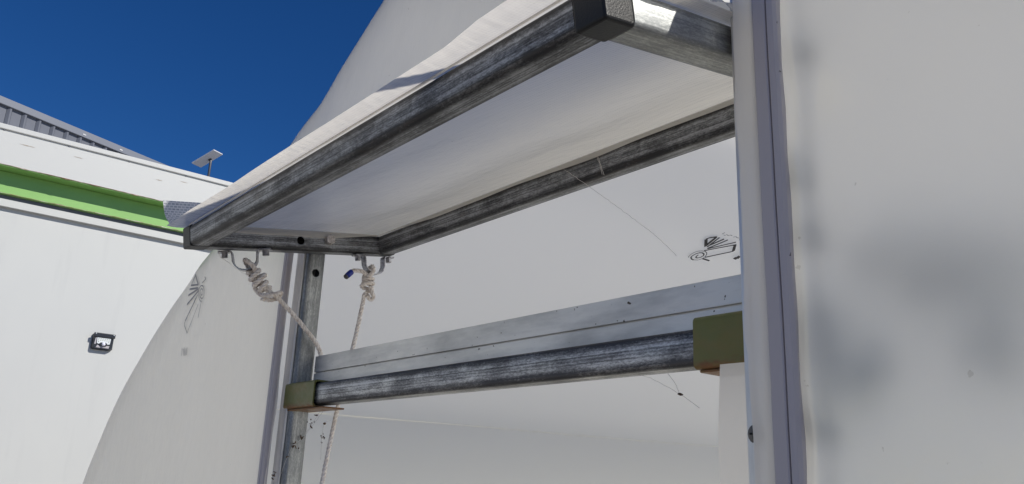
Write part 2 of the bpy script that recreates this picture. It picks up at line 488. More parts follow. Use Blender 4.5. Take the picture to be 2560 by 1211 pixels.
def wall_piece(x0, x1, zf0, zf1, nx, nz, roll_over, name, material='film'):
    v = []; f = []; rows = nz + 1 + (6 if roll_over else 0)
    for i in range(nx + 1):
        x = x0 + (x1 - x0) * ((i / nx) ** 2 if name == 'd' else i / nx)
        top = zf1(x); lo = zf0(x)
        if roll_over:
            e = .01; sl_ = (arch_z(min(x + e, x1 if x1 < XC else x + e)) - arch_z(x - e)) / (2 * e)
            nrm = Vector((-sl_, 1)).normalized()
        for j in range(nz + 1):
            z = lo + (top - lo) * j / nz
            v.append((x, ywall(x, z), z))
        if roll_over:
            px, pz = x, top
            y0 = ywall(x, top)
            for k in range(1, 7):
                a = math.pi / 2 * k / 6
                o_ = RO * math.sin(a)
                v.append((px + nrm.x * o_, y0 + RO * (1 - math.cos(a)), pz + nrm.y * o_))
    for i in range(nx):
        for j in range(rows - 1):
            f.append((i * rows + j, (i + 1) * rows + j, (i + 1) * rows + j + 1, i * rows + j + 1))
    return v, f
def inset(x):
    e = .01; s_ = (arch_z(x + e) - arch_z(x - e)) / (2 * e)
    return max(arch_z(x) - RO * math.sqrt(1 + s_ * s_), .02)
OX0, OX1, OZ0, OZ1 = -.045, 1.175, .95, 2.08
pieces = [wall_piece(-1.88, OX0, lambda x: .0, inset, 90, 90, True, 'a'),
          wall_piece(OX0, OX1, lambda x: .0, lambda x: OZ0, 40, 24, False, 'b'),
          wall_piece(OX0, OX1, lambda x: OZ1, inset, 60, 24, True, 'c'),
          wall_piece(OX1, 2 * XC + 1.88, lambda x: .0, inset, 90, 90, True, 'd')]
V = []; F = []
for v, f in pieces:
    b0 = len(V); V += v; F += [tuple(i + b0 for i in q) for q in f]
mesh_obj('end_wall_film', V, F, 'film', tun, smooth=True)
# roof film
V = []; F = []; ys = [.285 + i * .12 for i in range(66)]
ns = len(ARCH)
for iy, y in enumerate(ys):
    for i, (x, z) in enumerate(ARCH):
        p, nn = arch_at(SLEN[i])
        d_ = .008 * noise.noise(Vector((x * .8, y * .5, z * .8))) * min(1, iy / 6)
        V.append((x + nn.x * d_, y if iy else ybase(x) + RO, z + nn.y * d_))
for iy in range(len(ys) - 1):
    for i in range(ns - 1):
        a = iy * ns + i; F.append((a, a + 1, a + 1 + ns, a + ns))
mesh_obj('roof_film', V, F, 'roof', tun, smooth=True)
YE = ys[-1]
V = [(x, YE, z) for x, z in ARCH]
mesh_obj('back_wall_film', V, [tuple(range(len(V)))], 'roof', tun)
# hoops
for y in (.285, YE - .03):
    bm = bmesh.new()
    pts = []
    for i in range(0, len(ARCH), 2):
        p, nn = arch_at(SLEN[i]); yy = (ybase(p.x) + .042) if y < 1 else y
        pts.append(Vector((p.x - nn.x * .022, yy, p.y - nn.y * .022)))
    sweep(bm, pts, .019, 10)
    bm_obj('hoop', bm, 'post', tun, smooth=True)
# welded seam running along the inside of the film
bm = bmesh.new()
pts = []
for i in range(70):
    y = .32 + i * .1; s_ = 1.925 + .012 * (y - 1) + .004 * math.sin(y * 1.7)
    p, nn = arch_at(s_); pts.append(Vector((p.x - nn.x * .0045, y, p.y - nn.y * .0045)))
sweep(bm, pts, .0018, 6)
bm_obj('film_seam', bm, 'roof', tun, smooth=True)

# posts of the window
lp = frame((-.0235, .278, .35), (0, 0, 1), (0, -1, 0))   # local x up, local z outwards(-y), local y -> z cross x
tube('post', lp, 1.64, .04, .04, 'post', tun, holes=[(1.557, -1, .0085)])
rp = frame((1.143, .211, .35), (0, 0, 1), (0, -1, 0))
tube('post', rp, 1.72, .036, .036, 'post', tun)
# aluminium film channels on the fronts of the posts
def channel(x0, x1, y0, y1, z0, z1, lip):
    bm = box_bm(x0, x1, y0, y1, z0, z1, .0006, 1)
    box_bm(x0 + lip, x0 + lip + .0022, y0 - .0035, y0 - .0002, z0 + .001, z1 - .001, .0005, 1, bm)
    box_bm(x1 - lip - .0022, x1 - lip, y0 - .0035, y0 - .0002, z0 + .001, z1 - .001, .0005, 1, bm)
    return bm
bm_obj('aluminium_channel', box_bm(-.050, -.0175, .2535, .2575, .35, 1.985, .0006, 1), 'alubright', tun)
bm_obj('aluminium_channel', channel(1.121, 1.152, .1815, .1925, .35, 2.03, .008), 'alubright', tun)
# grey plastic locking strips
def pvc_strip(x0, x1, yw, z0, z1, name='locking_strip'):
    """profile in (x, y): outer skirt, raised crown, groove, flat lip; yw = distance of the face"""
    w_ = x1 - x0
    pr = [(0, .004), (0, .0), (.14, -.0012), (.17, -.006), (.22, -.0085), (.62, -.0085), (.66, -.0075), (.675, -.003), (.70, -.003), (.715, -.0075), (.74, -.0082), (.93, -.0072), (1, -.003), (1, .004)]
    V = []; F = []; nz = 40
    for j in range(nz + 1):
        z = z0 + (z1 - z0) * j / nz; wob = .0004 * math.sin(j * .55) + .0002 * math.sin(j * 1.7)
        for a, b in pr: V.append((x0 + a * w_ + wob, yw + b, z))
    n = len(pr)
    for j in range(nz):
        for i in range(n):
            k = (i + 1) % n; F.append((j * n + i, j * n + k, (j + 1) * n + k, (j + 1) * n + i))
    F.append(tuple(range(n))[::-1]); F.append(tuple(nz * n + i for i in range(n)))
    o = mesh_obj(name, V, F, 'pvc', tun)
    gx0, gx1 = x0 + .676 * w_, x0 + .699 * w_
    gb = box_bm(gx0, gx1, yw - .0036, yw - .0024, z0 + .002, z1 - .002)
    bm_obj('groove', gb, 'pvcdark', o)
    return o
pvc_strip(-.066, -.043, .237, .35, 2.215)
pvc_strip(1.160, 1.189, .163, .35, 2.28)
# loose film edges hanging beside the strips
def ribbon(name, xe, x_in, y0, z0, z1, material, n=90, m_=6, bulge=.006, seed=0, amp=.004, side=1, parent=None):
    V = []; F = []
    for j in range(n + 1):
        z = z0 + (z1 - z0) * j / n
        edge = xe(z) + amp * noise.noise(Vector((seed, z * 6, 0))) + amp * .4 * noise.noise(Vector((seed + 9, z * 23, 0)))
        for i in range(m_ + 1):
            t = i / m_
            x = x_in + (edge - x_in) * t
            y = y0 - bulge * math.sin(t * math.pi * .6) - .004 * t * (noise.noise(Vector((seed + 3, z * 9, t))))
            V.append((x, y, z))
    for j in range(n):
        for i in range(m_):
            a = j * (m_ + 1) + i; F.append((a, a + 1, a + m_ + 2, a + m_ + 1))
    return mesh_obj(name, V, F, material, parent or tun, smooth=True)
ribbon('film_edge', lambda z: 1.140 - .003 * (z > 1.62), 1.163, .164, .5, 2.02, 'flange', seed=2, amp=.003, bulge=.0015)
ribbon('film_edge', lambda z: -.0305 + .012 * max(0, min(1, (1.72 - z) / .12)) * max(0, min(1, (z - 1.55) / .08)) - .012 * max(0, min(1, (1.55 - z) / .1)), -.040, .2375, .5, 1.93, 'flange', seed=5, amp=.003, bulge=.003)
ribbon('film_hem', lambda z: 1.060 + .005 * max(0, min(1, (z - 1.56) / .06)), 1.118, .222, .5, 1.6185, 'flange', seed=11, amp=.003, bulge=.002)
# screw in the right channel
bm = bmesh.new(); bmesh.ops.create_uvsphere(bm, u_segments=14, v_segments=8, radius=.009)
bmesh.ops.scale(bm, vec=(1, .4, 1), verts=bm.verts); bmesh.ops.translate(bm, vec=(1.1325, .1795, 1.546), verts=bm.verts)
scr = bm_obj('screw', bm, 'screwgrey', tun, smooth=True)
bm = box_bm(1.1280, 1.1370, .1752, .1762, 1.5451, 1.5469); box_bm(1.1316, 1.1334, .1750, .1760, 1.5415, 1.5505, bm=bm)
bm_obj('cross_slot', bm, 'hole', scr)

# cross rail with aluminium profile and olive brackets
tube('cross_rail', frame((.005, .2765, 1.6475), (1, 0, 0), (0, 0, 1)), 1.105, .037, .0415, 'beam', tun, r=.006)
bm = box_bm(.0, 1.118, .3005, .3035, 1.66, 1.7315, .0006, 1)
box_bm(.0, 1.118, .2962, .3003, 1.6985, 1.7315, .0006, 1, bm)
box_bm(.0, 1.118, .2962, .3003, 1.66, 1.6965, .0006, 1, bm)
bm_obj('aluminium_profile', bm, 'alu', tun)
def bracket(x0, x1, yf, yb_, z0, z1, tongue, th=.003):
    o_ = bmesh.new()
    r = .006; pr = []
    # U profile in (y, z): top flange, rounded front, bottom flange
    pr = [(yb_, z1)]
    for i in range(6):
        a = rad(90 + 18 * i); pr.append((yf + r + r * math.cos(a), z1 - r + r * math.sin(a)))
    for i in range(6):
        a = rad(180 + 18 * i); pr.append((yf + r + r * math.cos(a), z0 + r + r * math.sin(a)))
    pr.append((yb_, z0))
    inn = []
    c_ = Vector(((yf + yb_) / 2 + .002, (z0 + z1) / 2))
    for a, b in pr: inn.append((a + th * (1 if a < yb_ - 1e-6 else 0) * (1 if a < yf + .02 else 0), b - th if b > c_.y else b + th))
    V = []; F = []; n = len(pr); nx = 8
    for k in range(nx + 1):
        x = x0 + (x1 - x0) * k / nx
        for (a, b) in pr: V.append((x + (.0012 * noise.noise(Vector((b * 90, a * 90, k))) if k in (0, nx) else 0), a, b))
        for (a, b) in inn: V.append((x, a, b))
    s2 = 2 * n
    for k in range(nx):
        for i in range(n - 1):
            F.append((k * s2 + i, k * s2 + i + 1, (k + 1) * s2 + i + 1, (k + 1) * s2 + i))
            F.append((k * s2 + n + i, (k + 1) * s2 + n + i, (k + 1) * s2 + n + i + 1, k * s2 + n + i + 1))
        for i in (0, n - 1):
            F.append((k * s2 + i, (k + 1) * s2 + i, (k + 1) * s2 + n + i, k * s2 + n + i))
    for k in (0, nx):
        for i in range(n - 1): F.append((k * s2 + i, k * s2 + n + i, k * s2 + n + i + 1, k * s2 + i + 1))
    o = mesh_obj('bracket', V, F, 'olive', tun, smooth=False)
    xa, xb = tongue
    tb = box_bm(xa, xb, yf + .004, yb_, z0 - .0035, z0 - .0005, .001, 1)
    bm_obj('bracket_tongue', tb, 'olive', o)
    return o
bracket(-.030, .098, .2515, .300, 1.6215, 1.6735, (-.022, .138))
bracket(1.008, 1.124, .2515, .300, 1.6215, 1.6795, (1.012, 1.120))

# ------------------------------------------------------------------ printed marks on the film
def strokes(name, data, place, material, parent, K=1.):
    V = []; F = []
    for wd, pts in data:
        for (a, b) in zip(pts, pts[1:]):
            a = Vector(a); b = Vector(b); d = b - a
            if d.length < 1e-6: continue
            d.normalize(); nn = Vector((-d.y, d.x)) * wd * K / 2; ex = d * wd * .25
            k = len(V)
            V += [place(*(a - ex + nn)), place(*(a - ex - nn)), place(*(b + ex - nn)), place(*(b + ex + nn))]
            F.append((k, k + 1, k + 2, k + 3))
    return mesh_obj(name, V, F, material, parent)
RLOGO = [(0.00439, [(1.6802, 3.2645), (1.6473, 3.2939)]), (0.00275, [(1.6462, 3.2948), (1.6516, 3.3048), (1.6739, 3.319)]), (0.00439, [(1.6741, 3.3157), (1.6771, 3.2718)]), (0.00275, [(1.6871, 3.3192), (1.6887, 3.2651)]), (0.00329, [(1.7112, 3.3188), (1.6896, 3.2768)]), (0.00275, [(1.7296, 3.3212), (1.6972, 3.258)]), (0.00242, [(1.7711, 3.3235), (1.6998, 3.2579)]), (0.00242, [(1.6958, 3.2446), (1.7836, 3.3133)]), (0.00439, [(1.782, 3.3115), (1.8067, 3.2843)]), (0.00264, [(1.808, 3.2843), (1.7991, 3.2738), (1.7339, 3.2166)]), (0.00275, [(1.7299, 3.2073), (1.7682, 3.2068)]), (0.0011, [(1.7284, 3.2276), (1.7172, 3.2381), (1.7027, 3.243), (1.6885, 3.2404), (1.6761, 3.2342), (1.6686, 3.2239), (1.6661, 3.2114), (1.6682, 3.1989), (1.6723, 3.1932)]), (0.00198, [(1.6951, 3.218), (1.6955, 3.2091), (1.6997, 3.2034), (1.7084, 3.2024), (1.7169, 3.2099), (1.7187, 3.221), (1.713, 3.2291), (1.6998, 3.2328), (1.6878, 3.2284), (1.6803, 3.218), (1.6777, 3.2054), (1.681, 3.1962), (1.6938, 3.1894), (1.7043, 3.1889)]), (0.0011, [(1.7043, 3.1889), (1.7215, 3.1953), (1.7299, 3.2073), (1.7303, 3.2196), (1.725, 3.2294)]), (0.0011, [(1.6792, 3.3371), (1.6823, 3.3468)]), (0.00077, [(1.6875, 3.3364), (1.6973, 3.3364), (1.6983, 3.3417), (1.7107, 3.3398), (1.7139, 3.3452), (1.7241, 3.3451)]), (0.00077, [(1.7344, 3.3409), (1.7427, 3.3464), (1.7534, 3.3439), (1.7633, 3.3462), (1.7738, 3.3367)]), (0.00286, [(1.8459, 3.2542), (1.8621, 3.2528)]), (0.0022, [(1.8462, 3.2591), (1.862, 3.256)]), (0.00242, [(1.8508, 3.2638), (1.8671, 3.2593)]), (0.0022, [(1.851, 3.2699), (1.8663, 3.2652)]), (0.00198, [(1.8617, 3.2678), (1.8561, 3.2825)]), (0.00264, [(1.852, 3.2837), (1.8684, 3.2812)]), (0.00264, [(1.8528, 3.2913), (1.8658, 3.2905)])]
LLOGO = [(0.00549, [(-0.6422, 2.0015), (-0.6149, 1.9711), (-0.6664, 1.9766), (-0.6422, 2.0015)]), (0.0061, [(-0.6156, 1.9622), (-0.6747, 1.9675)]), (0.0061, [(-0.6098, 1.9586), (-0.6782, 1.9507)]), (0.0061, [(-0.6074, 1.9529), (-0.6782, 1.9258)]), (0.00549, [(-0.6099, 1.9411), (-0.6771, 1.8811)]), (0.00366, [(-0.5918, 1.9148), (-0.649, 1.8445), (-0.6774, 1.8679), (-0.6795, 1.8761), (-0.6215, 1.9338)]), (0.00427, [(-0.5682, 1.9167), (-0.5765, 1.8775)]), (0.00427, [(-0.5731, 1.9856), (-0.5613, 1.9773), (-0.5873, 1.971)]), (0.00366, [(-0.5656, 1.9174), (-0.5775, 1.9212), (-0.5886, 1.9279), (-0.5977, 1.9365), (-0.6033, 1.9456), (-0.6049, 1.9539), (-0.6023, 1.9604), (-0.5962, 1.964), (-0.5876, 1.9645), (-0.5779, 1.962), (-0.5685, 1.957), (-0.5607, 1.9504), (-0.5555, 1.9431), (-0.5533, 1.9363), (-0.5544, 1.9307), (-0.5584, 1.9272), (-0.5645, 1.926), (-0.5719, 1.9273), (-0.5793, 1.9305), (-0.5858, 1.9353), (-0.5905, 1.9408), (-0.5928, 1.9462), (-0.5926, 1.9508), (-0.5902, 1.9538), (-0.5859, 1.9551), (-0.5806, 1.9546), (-0.5752, 1.9525), (-0.5705, 1.9493), (-0.5669, 1.9455), (-0.565, 1.9418), (-0.5649, 1.9386), (-0.5662, 1.9364), (-0.5688, 1.9354), (-0.572, 1.9356), (-0.5753, 1.9367), (-0.5782, 1.9386), (-0.5803, 1.9407), (-0.5813, 1.9428), (-0.5814, 1.9445), (-0.5806, 1.9455)]), (0.00366, [(-0.6699, 1.806), (-0.6642, 1.7862)]), (0.00305, [(-0.6594, 1.8029), (-0.6487, 1.7853)]), (0.00366, [(-0.6532, 1.8059), (-0.6393, 1.7844)]), (0.00366, [(-0.6371, 1.8033), (-0.6333, 1.7844)]), (0.00366, [(-0.6282, 1.8035), (-0.626, 1.7848)])]

cnt = [0]
def on_roof(y, s_):
    p, nn = arch_at(s_); cnt[0] += 1
    off = .0105 + .00002 * (cnt[0] // 4)
    return (p.x - nn.x * off, y, p.y - nn.y * off)
def on_wall(x, z):
    cnt[0] += 1
    return (x, ywall(x, z) - .0018 - .00001 * (cnt[0] // 4), z)
tag(strokes('printed_mark', RLOGO, on_roof, 'ink', tun, 2.5), 'black spiral and fan mark printed inside the film', kind='stuff')
tag(strokes('printed_mark', LLOGO, on_wall, 'inkgrey', tun, .9), 'grey mirrored spiral and fan mark on the end wall', kind='stuff')

# ------------------------------------------------------------------ vent flap
TAU = rad(9.453); W, D, s = 1.117, .448, .04
RX = Matrix.Rotation(TAU, 3, 'X')
FO = Vector((0, 0, 1.9))
flap = empty('vent_flap', FO, 'tilted-open vent flap, galvanised tube frame covered with white scrim sheet', 'vent flap', RX)
FM = RX.to_4x4(); FM.translation = FO
def FP(x, v, w_): return FM @ Vector((x, v, w_))
def FF(x, v, w_, xdir, zdir):
    return FM @ frame((x, v, w_), xdir, zdir)
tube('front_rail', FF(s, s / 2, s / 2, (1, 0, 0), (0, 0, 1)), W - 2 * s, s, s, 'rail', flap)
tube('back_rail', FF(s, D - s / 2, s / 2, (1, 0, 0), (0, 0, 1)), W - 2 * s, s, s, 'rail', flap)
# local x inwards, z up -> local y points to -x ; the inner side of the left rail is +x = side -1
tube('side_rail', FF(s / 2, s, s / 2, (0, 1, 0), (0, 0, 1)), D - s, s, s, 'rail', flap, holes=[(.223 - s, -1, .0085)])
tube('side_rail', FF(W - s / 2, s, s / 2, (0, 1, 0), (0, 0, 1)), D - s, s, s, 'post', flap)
for x in (0, W - s):
    bm = box_bm(x - .0008, x + s + .0008, -.0008, s, -.0008, s + .0008, .0035, 3)
    bm_obj('corner_connector', bm, 'black', flap, FM)
# pivot bolt
def hexbolt(name, mw, af, h_, parent, material='bolt'):
    bm = bmesh.new()
    R_ = af / math.sqrt(3)
    bmesh.ops.create_cone(bm, cap_ends=True, segments=6, radius1=R_, radius2=R_, depth=h_)
    bmesh.ops.translate(bm, vec=(0, 0, h_ / 2), verts=bm.verts)
    top = [f for f in bm.faces if f.normal.z > .9]
    bmesh.ops.bevel(bm, geom=list({e for f in top for e in f.edges}), offset=af * .07, segments=1, affect='EDGES')
    return bm_obj(name, bm, material, parent, mw)
b = hexbolt('pivot_bolt', FF(s + .0004, .2873, .024, (0, 1, 0), (1, 0, 0)), .019, .0095, flap)
bm = bmesh.new()
for i in range(9):                                   # raised grade lettering on the head
    a = rad(20 + i * 17)
    sweep(bm, [Vector((.006 * math.cos(a), .006 * math.sin(a), .0096)), Vector((.0074 * math.cos(a + .04), .0074 * math.sin(a + .04), .0096))], .0004, 5)
sweep(bm, [Vector((-.004, -.003, .0096)), Vector((0, .002, .0096)), Vector((.004, -.003, .0096))], .0004, 5)
bm_obj('head_marking', bm, 'bolt', b, FF(s + .0004, .2873, .024, (0, 1, 0), (1, 0, 0)))
# saddle clips under the left side rail
def clip(vc, twist, gap, drop, width):
    C_ = FM @ (Matrix.Translation((s * .55, vc, -.0006)) @ Matrix.Rotation(twist, 4, 'Z'))
    # local: y along strap, z up, x = strap width
    hg = gap / 2; ft = .027
    pr = [(-hg - ft, -.001), (-hg - .006, -.001)]
    pr += [(-hg - .001, -.003), (-hg + .0005, -.008), (-hg + .001, -drop + hg)]
    for i in range(1, 12):
        a = math.pi + math.pi * i / 12; pr.append((hg * .98 * math.cos(a), -drop + hg + hg * math.sin(a)))
    pr += [(-y_, z_) for y_, z_ in reversed(pr[:5])]
    th = .0022; V = []; F = []; n = len(pr)
    for i, (y_, z_) in enumerate(pr):
        a = Vector(pr[max(i - 1, 0)]); c = Vector(pr[min(i + 1, n - 1)]); t = (c - a).normalized(); nn = Vector((-t.y, t.x)) * th
        hw = width / 2
        for x_ in (-hw, hw):
            V.append((x_, y_, z_)); V.append((x_, y_ - nn.x, z_ - nn.y))
    for i in range(n - 1):
        a = 4 * i; b_ = a + 4
        F += [(a, b_, b_ + 2, a + 2), (a + 1, a + 3, b_ + 3, b_ + 1), (a, a + 1, b_ + 1, b_), (a + 2, b_ + 2, b_ + 3, a + 3)]
    F += [(0, 2, 3, 1), (4 * n - 4, 4 * n - 3, 4 * n - 1, 4 * n - 2)]
    o = mesh_obj('saddle_clip', V, F, 'zinc', flap, C_)
    for sg in (-1, 1):
        c = C_ @ Matrix.Translation((0, sg * (hg + .0165), -.0034))
        bm = bmesh.new(); bmesh.ops.create_cone(bm, cap_ends=True, segments=24, radius1=.0125, radius2=.0125, depth=.0016)
        wsh = bm_obj('washer', bm, 'zinc', o, c)
        hexbolt('bolt', c @ Matrix.Translation((0, 0, -.0009)) @ Matrix.Rotation(math.pi, 4, 'X'), .0115, .010, o, 'zinc')
    return o
clip(.112, rad(-30), .046, .040, .024)
clip(.402, rad(8), .052, .042, .016)

# cover sheet of the flap
V = []; F = []; UV = []
nx, nv = 320, 60
xa, xb, va, vb = -.008, W + .014, -.028, D + .012
for i in range(nx + 1):
    for j in range(nv + 1):
        x = xa + (xb - xa) * i / nx; v = va + (vb - va) * j / nv
        w_ = s + .0035
        ins = max(0, min(x, W - x, v - .01, D - v - .01)) / .12
        w_ += (.006 * noise.noise(Vector((x * 4, v * 9, 1))) - .004) * min(ins, 1)
        if v < 0:
            t = -v / .028
            w_ += .0012 * math.sin(math.pi * t) * noise.noise(Vector((x * 95, v * 40, 3))) + .0009 * math.sin(math.pi * t) * noise.noise(Vector((x * 210, v * 30, 8))) + .003 * t * t + .0015 * t * noise.noise(Vector((x * 5, 3, 5)))
            v += -.0015 * t * noise.noise(Vector((x * 9, 9, 2))) - .009 * t * max(0, min(1, (x - .91) / .07))
        V.append((x, v, w_)); UV.append((x, v))
for i in range(nx):
    for j in range(nv):
        a = i * (nv + 1) + j; F.append((a, a + nv + 1, a + nv + 2, a + 1))
cov = mesh_obj('cover_sheet', V, F, 'sheet', flap, FM, smooth=True, uvs=UV)
def hem(pts_fn, n, name='hem'):
    V = []; F = []
    for i in range(n + 1):
        t = i / n
        V += list(pts_fn(t))
    k = len(V) // (n + 1)
    for i in range(n):
        for j in range(k - 1): a = i * k + j; F.append((a, a + 1, a + k + 1, a + k))
    return mesh_obj(name, V, F, 'sheet', cov, FM, smooth=True)
def h_back(t):
    x = s + .002 + (W - 2 * s - .004) * t
    d = .001 + (.006 + .005 * noise.noise(Vector((x * 5, 1, 1)))) * min(1, t * 5)
    y = D - s - .0015
    return ((x, y + .0008, s + .0015), (x, y - .0035, s - .003), (x, y - .0030 - .003 * noise.noise(Vector((x * 8, 4, 4))), s - d))
hem(h_back, 90)
def h_left(t):
    v = s + .004 + (D - 2 * s - .008) * t
    d = .0015 + (.0105 + .004 * noise.noise(Vector((v * 9, 2, 8)))) * min(1, (1 - t) * 3.2)
    return ((s + .0008, v, s + .0015), (s + .0035, v, s - .003), (s + .003, v, s - d))
hem(h_left, 40)
def h_front(t):
    x = s + (W - 2 * s) * t
    d = .0022 + .0022 * abs(noise.noise(Vector((x * 9, 1, 6))))
    return ((x, -.0006, s + .002), (x, -.0032, s - d * .4), (x, -.0018, s - d))
hem(h_front, 120, 'edge_fold')
# sheet folded down over the right side, crumpled
V = []; F = []; n, k = 60, 14
for i in range(n + 1):
    v = -.02 + (.30) * i / n
    for j in range(k + 1):
        t = j / k
        fall = .004 + .004 * noise.noise(Vector((v * 20, 1, 1)))
        cr = .0035 * noise.noise(Vector((v * 60, t * 3, 2))) * t
        x = W - .005 + .024 * t + cr
        w_ = s + .0045 + .020 * math.sin(math.pi * t * .9) * (.35 + .65 * i / n) - fall * t + cr
        V.append((x, v, w_))
for i in range(n):
    for j in range(k): a = i * (k + 1) + j; F.append((a, a + k + 1, a + k + 2, a + 1))
tag(mesh_obj('side_fold', V, F, 'flange', cov, FM, smooth=True), 'crumpled translucent fold of film along the right side rail')
# loose corner of woven scrim, sticking out beyond the left end
C0 = [Vector((-.03, -.012, 1.953)), Vector((-.05, -.0265, 1.957)), Vector((-.062, -.038, 2.006))]
V = []; F = []; UV = []; n = 16
E0 = [Vector((-.008, -.028, 1.9405)), Vector((-.034, -.0245, 1.9545)), Vector((-.05, -.030, 1.974)), Vector((-.058, -.036, 2.004))]
E0 = catmull(E0, 6)
E1 = [p + Vector((0, .20, .036)) for p in E0]
for i, (a, b_) in enumerate(zip(E0, E1)):
    for j in range(n + 1):
        p = a.lerp(b_, j / n); V.append(p); UV.append((j / n * .2, i / (len(E0) - 1) * .075))
for i in range(len(E0) - 1):
    for j in range(n): a = i * (n + 1) + j; F.append((a, a + 1, a + n + 2, a + n + 1))
tag(mesh_obj('loose_corner', V, F, 'foil', cov, smooth=True, uvs=UV), 'loose silvery woven corner of the cover sheet')
# dry bit of debris caught on the front edge
# ------------------------------------------------------------------ ropes
def rope(name, label, path, R=.0047, extra=()):
    bm = bmesh.new()
    twisted(bm, dense(catmull(path, 8), .0022), R)
    for e in extra: twisted(bm, dense(catmull(e, 8), .0022), R)
    o = bm_obj(name, bm, 'rope', None, smooth=True)
    tag(o, label, 'rope', 'ropes tied to the flap clips')
    return o
def wraps(a, b, r0, r1, turns, n_per=8, ph=0.):
    a = Vector(a); b = Vector(b); t = (b - a).normalized(); u = t.orthogonal().normalized(); v = t.cross(u); out = []
    N_ = int(turns * n_per)
    for i in range(N_ + 1):
        q = i / N_; an = ph + 2 * math.pi * turns * q; r = (r0 + (r1 - r0) * q) * (1 + .22 * math.sin(an * .37 + 1.3 * turns))
        out.append(a.lerp(b, q) + (u * math.cos(an) + v * math.sin(an)) * r)
    return out
P_ = Vector
k1a, k1b = (.030, .128, 1.878), (.034, .158, 1.842)
loop1 = [P_((.036, .136, 1.872)), P_((.040, .122, 1.886)), P_((.030, .112, 1.896)), P_((.018, .116, 1.895)), P_((.016, .128, 1.882)), P_((.024, .134, 1.868))]
main1 = [P_((.030, .150, 1.848)), P_((.036, .172, 1.838)), P_((.0345, .196, 1.823)), P_((.030, .230, 1.799)), P_((.024, .258, 1.778)), P_((.018, .282, 1.760)), P_((.012, .298, 1.742)), P_((.010, .306, 1.722)), P_((.010, .312, 1.70)), P_((.010, .316, 1.675))]
rope('rope', 'white twisted rope with a long knot on the outer clip, slanting down past the post', loop1 + wraps(k1a, k1b, .0125, .0115, 3.4) + main1,
     extra=[[P_((.024, .136, 1.866)), P_((.016, .142, 1.850)), P_((.028, .150, 1.834)), P_((.044, .160, 1.832)), P_((.046, .176, 1.836)), P_((.040, .188, 1.842)), P_((.030, .186, 1.832)), P_((.026, .170, 1.826)), P_((.030, .154, 1.826))]])
k2a, k2b = (.022, .389, 1.914), (.024, .389, 1.890)
main2 = [P_((.020, .386, 1.876)), P_((.019, .384, 1.860)), P_((.0195, .376, 1.80)), P_((.020, .368, 1.749)), P_((.020, .356, 1.68)), P_((.020, .348, 1.635)), P_((.020, .338, 1.56)), P_((.020, .329, 1.479)), P_((.020, .322, 1.40)), P_((.02, .31, 1.25))]
loop2 = [P_((.034, .384, 1.912)), P_((.036, .392, 1.925)), P_((.030, .394, 1.938)), P_((.018, .394, 1.938)), P_((.012, .388, 1.924)), P_((.016, .382, 1.910))]
r2o = rope('rope', 'white twisted rope with a round knot on the inner clip, hanging behind the cross rail', loop2 + wraps(k2a, k2b, .0125, .0105, 2.2, ph=1.) + main2,
     extra=[[P_((.026, .384, 1.917)), P_((.026, .374, 1.9225)), P_((.024, .362, 1.9235)), P_((.022, .353, 1.922)), P_((.021, .347, 1.917))],
            [P_((.028, .392, 1.892)), P_((.034, .396, 1.878)), P_((.030, .402, 1.870)), P_((.024, .398, 1.866)), P_((.024, .390, 1.874))]])
bm = bmesh.new()
sweep(bm, [P_((.0214, .3500, 1.9200)), P_((.021, .3480, 1.9185)), P_((.0205, .3440, 1.9140)), P_((.020, .3385, 1.9075))], [.0052, .0064, .0064, .0060], 14)
bm_obj('tape_wrap', bm, 'tape', r2o, smooth=True)
bm = bmesh.new()
sweep(bm, [P_((.020, .3390, 1.9081)), P_((.0198, .3360, 1.9046)), P_((.0197, .3350, 1.9034))], [.0057, .0055, .0035], 14)
bm_obj('singed_end', bm, 'ropeend', r2o, smooth=True)

# ------------------------------------------------------------------ cobwebs with debris
def bits(bm, c, n, spread, size):
    for i in range(n):
        p = Vector(c) + Vector([random.gauss(0, spread) for _ in range(3)])
        r = bmesh.ops.create_icosphere(bm, subdivisions=1, radius=1)
        m_ = Matrix.Translation(p) @ Matrix.Rotation(random.uniform(0, 6), 4, Vector((random.random(), random.random(), random.random() + .1))) @ Matrix.Diagonal((size * random.uniform(.6, 1.6), size * random.uniform(.3, .6), size * random.uniform(.3, .6), 1))
        bmesh.ops.transform(bm, matrix=m_, verts=r['verts'])
def cobweb(label, lines, clumps, r=.0003):
    bm = bmesh.new()
    for L in lines:
        pts = dense(catmull([Vector(p) for p in L], 3), .006)
        pts = [p + Vector([random.uniform(-1, 1) * .0006 for _ in range(3)]) for p in pts]
        sweep(bm, pts, r, 4)
    o = tag(bm_obj('cobweb', bm, 'web'), label, 'cobweb', 'cobwebs on the frame')
    if clumps:
        bm = bmesh.new()
        for c, n, sp, sz in clumps: bits(bm, c, n, sp, sz)
        tag(bm_obj('debris', bm, 'debris', o), kind='stuff')
    return o
cobweb('cobweb with brown debris under the left olive bracket', [[(.0, .319, 1.621), (.004, .300, 1.592), (.004, .282, 1.563), (.003, .268, 1.553), (.003, .258, 1.53), (0, .248, 1.492)], [(.03, .31, 1.62), (.01, .3, 1.59), (.006, .284, 1.566)]],
       [((.004, .312, 1.612), 2, .002, .0035), ((.004, .300, 1.594), 7, .004, .003), ((.006, .282, 1.566), 2, .002, .004), ((.006, .270, 1.556), 8, .004, .0032), ((.004, .258, 1.528), 2, .002, .003), ((-.022, .243, 1.492), 4, .004, .003)])
cobweb('brown leaf scrap in a cobweb beside the hanging rope', [[(.02, .335, 1.605), (.02, .322, 1.597), (.02, .319, 1.577), (.02, .321, 1.526)]], [((.02, .3215, 1.597), 1, .0, .005), ((.02, .320, 1.573), 6, .003, .003), ((.02, .320, 1.558), 2, .002, .002)])
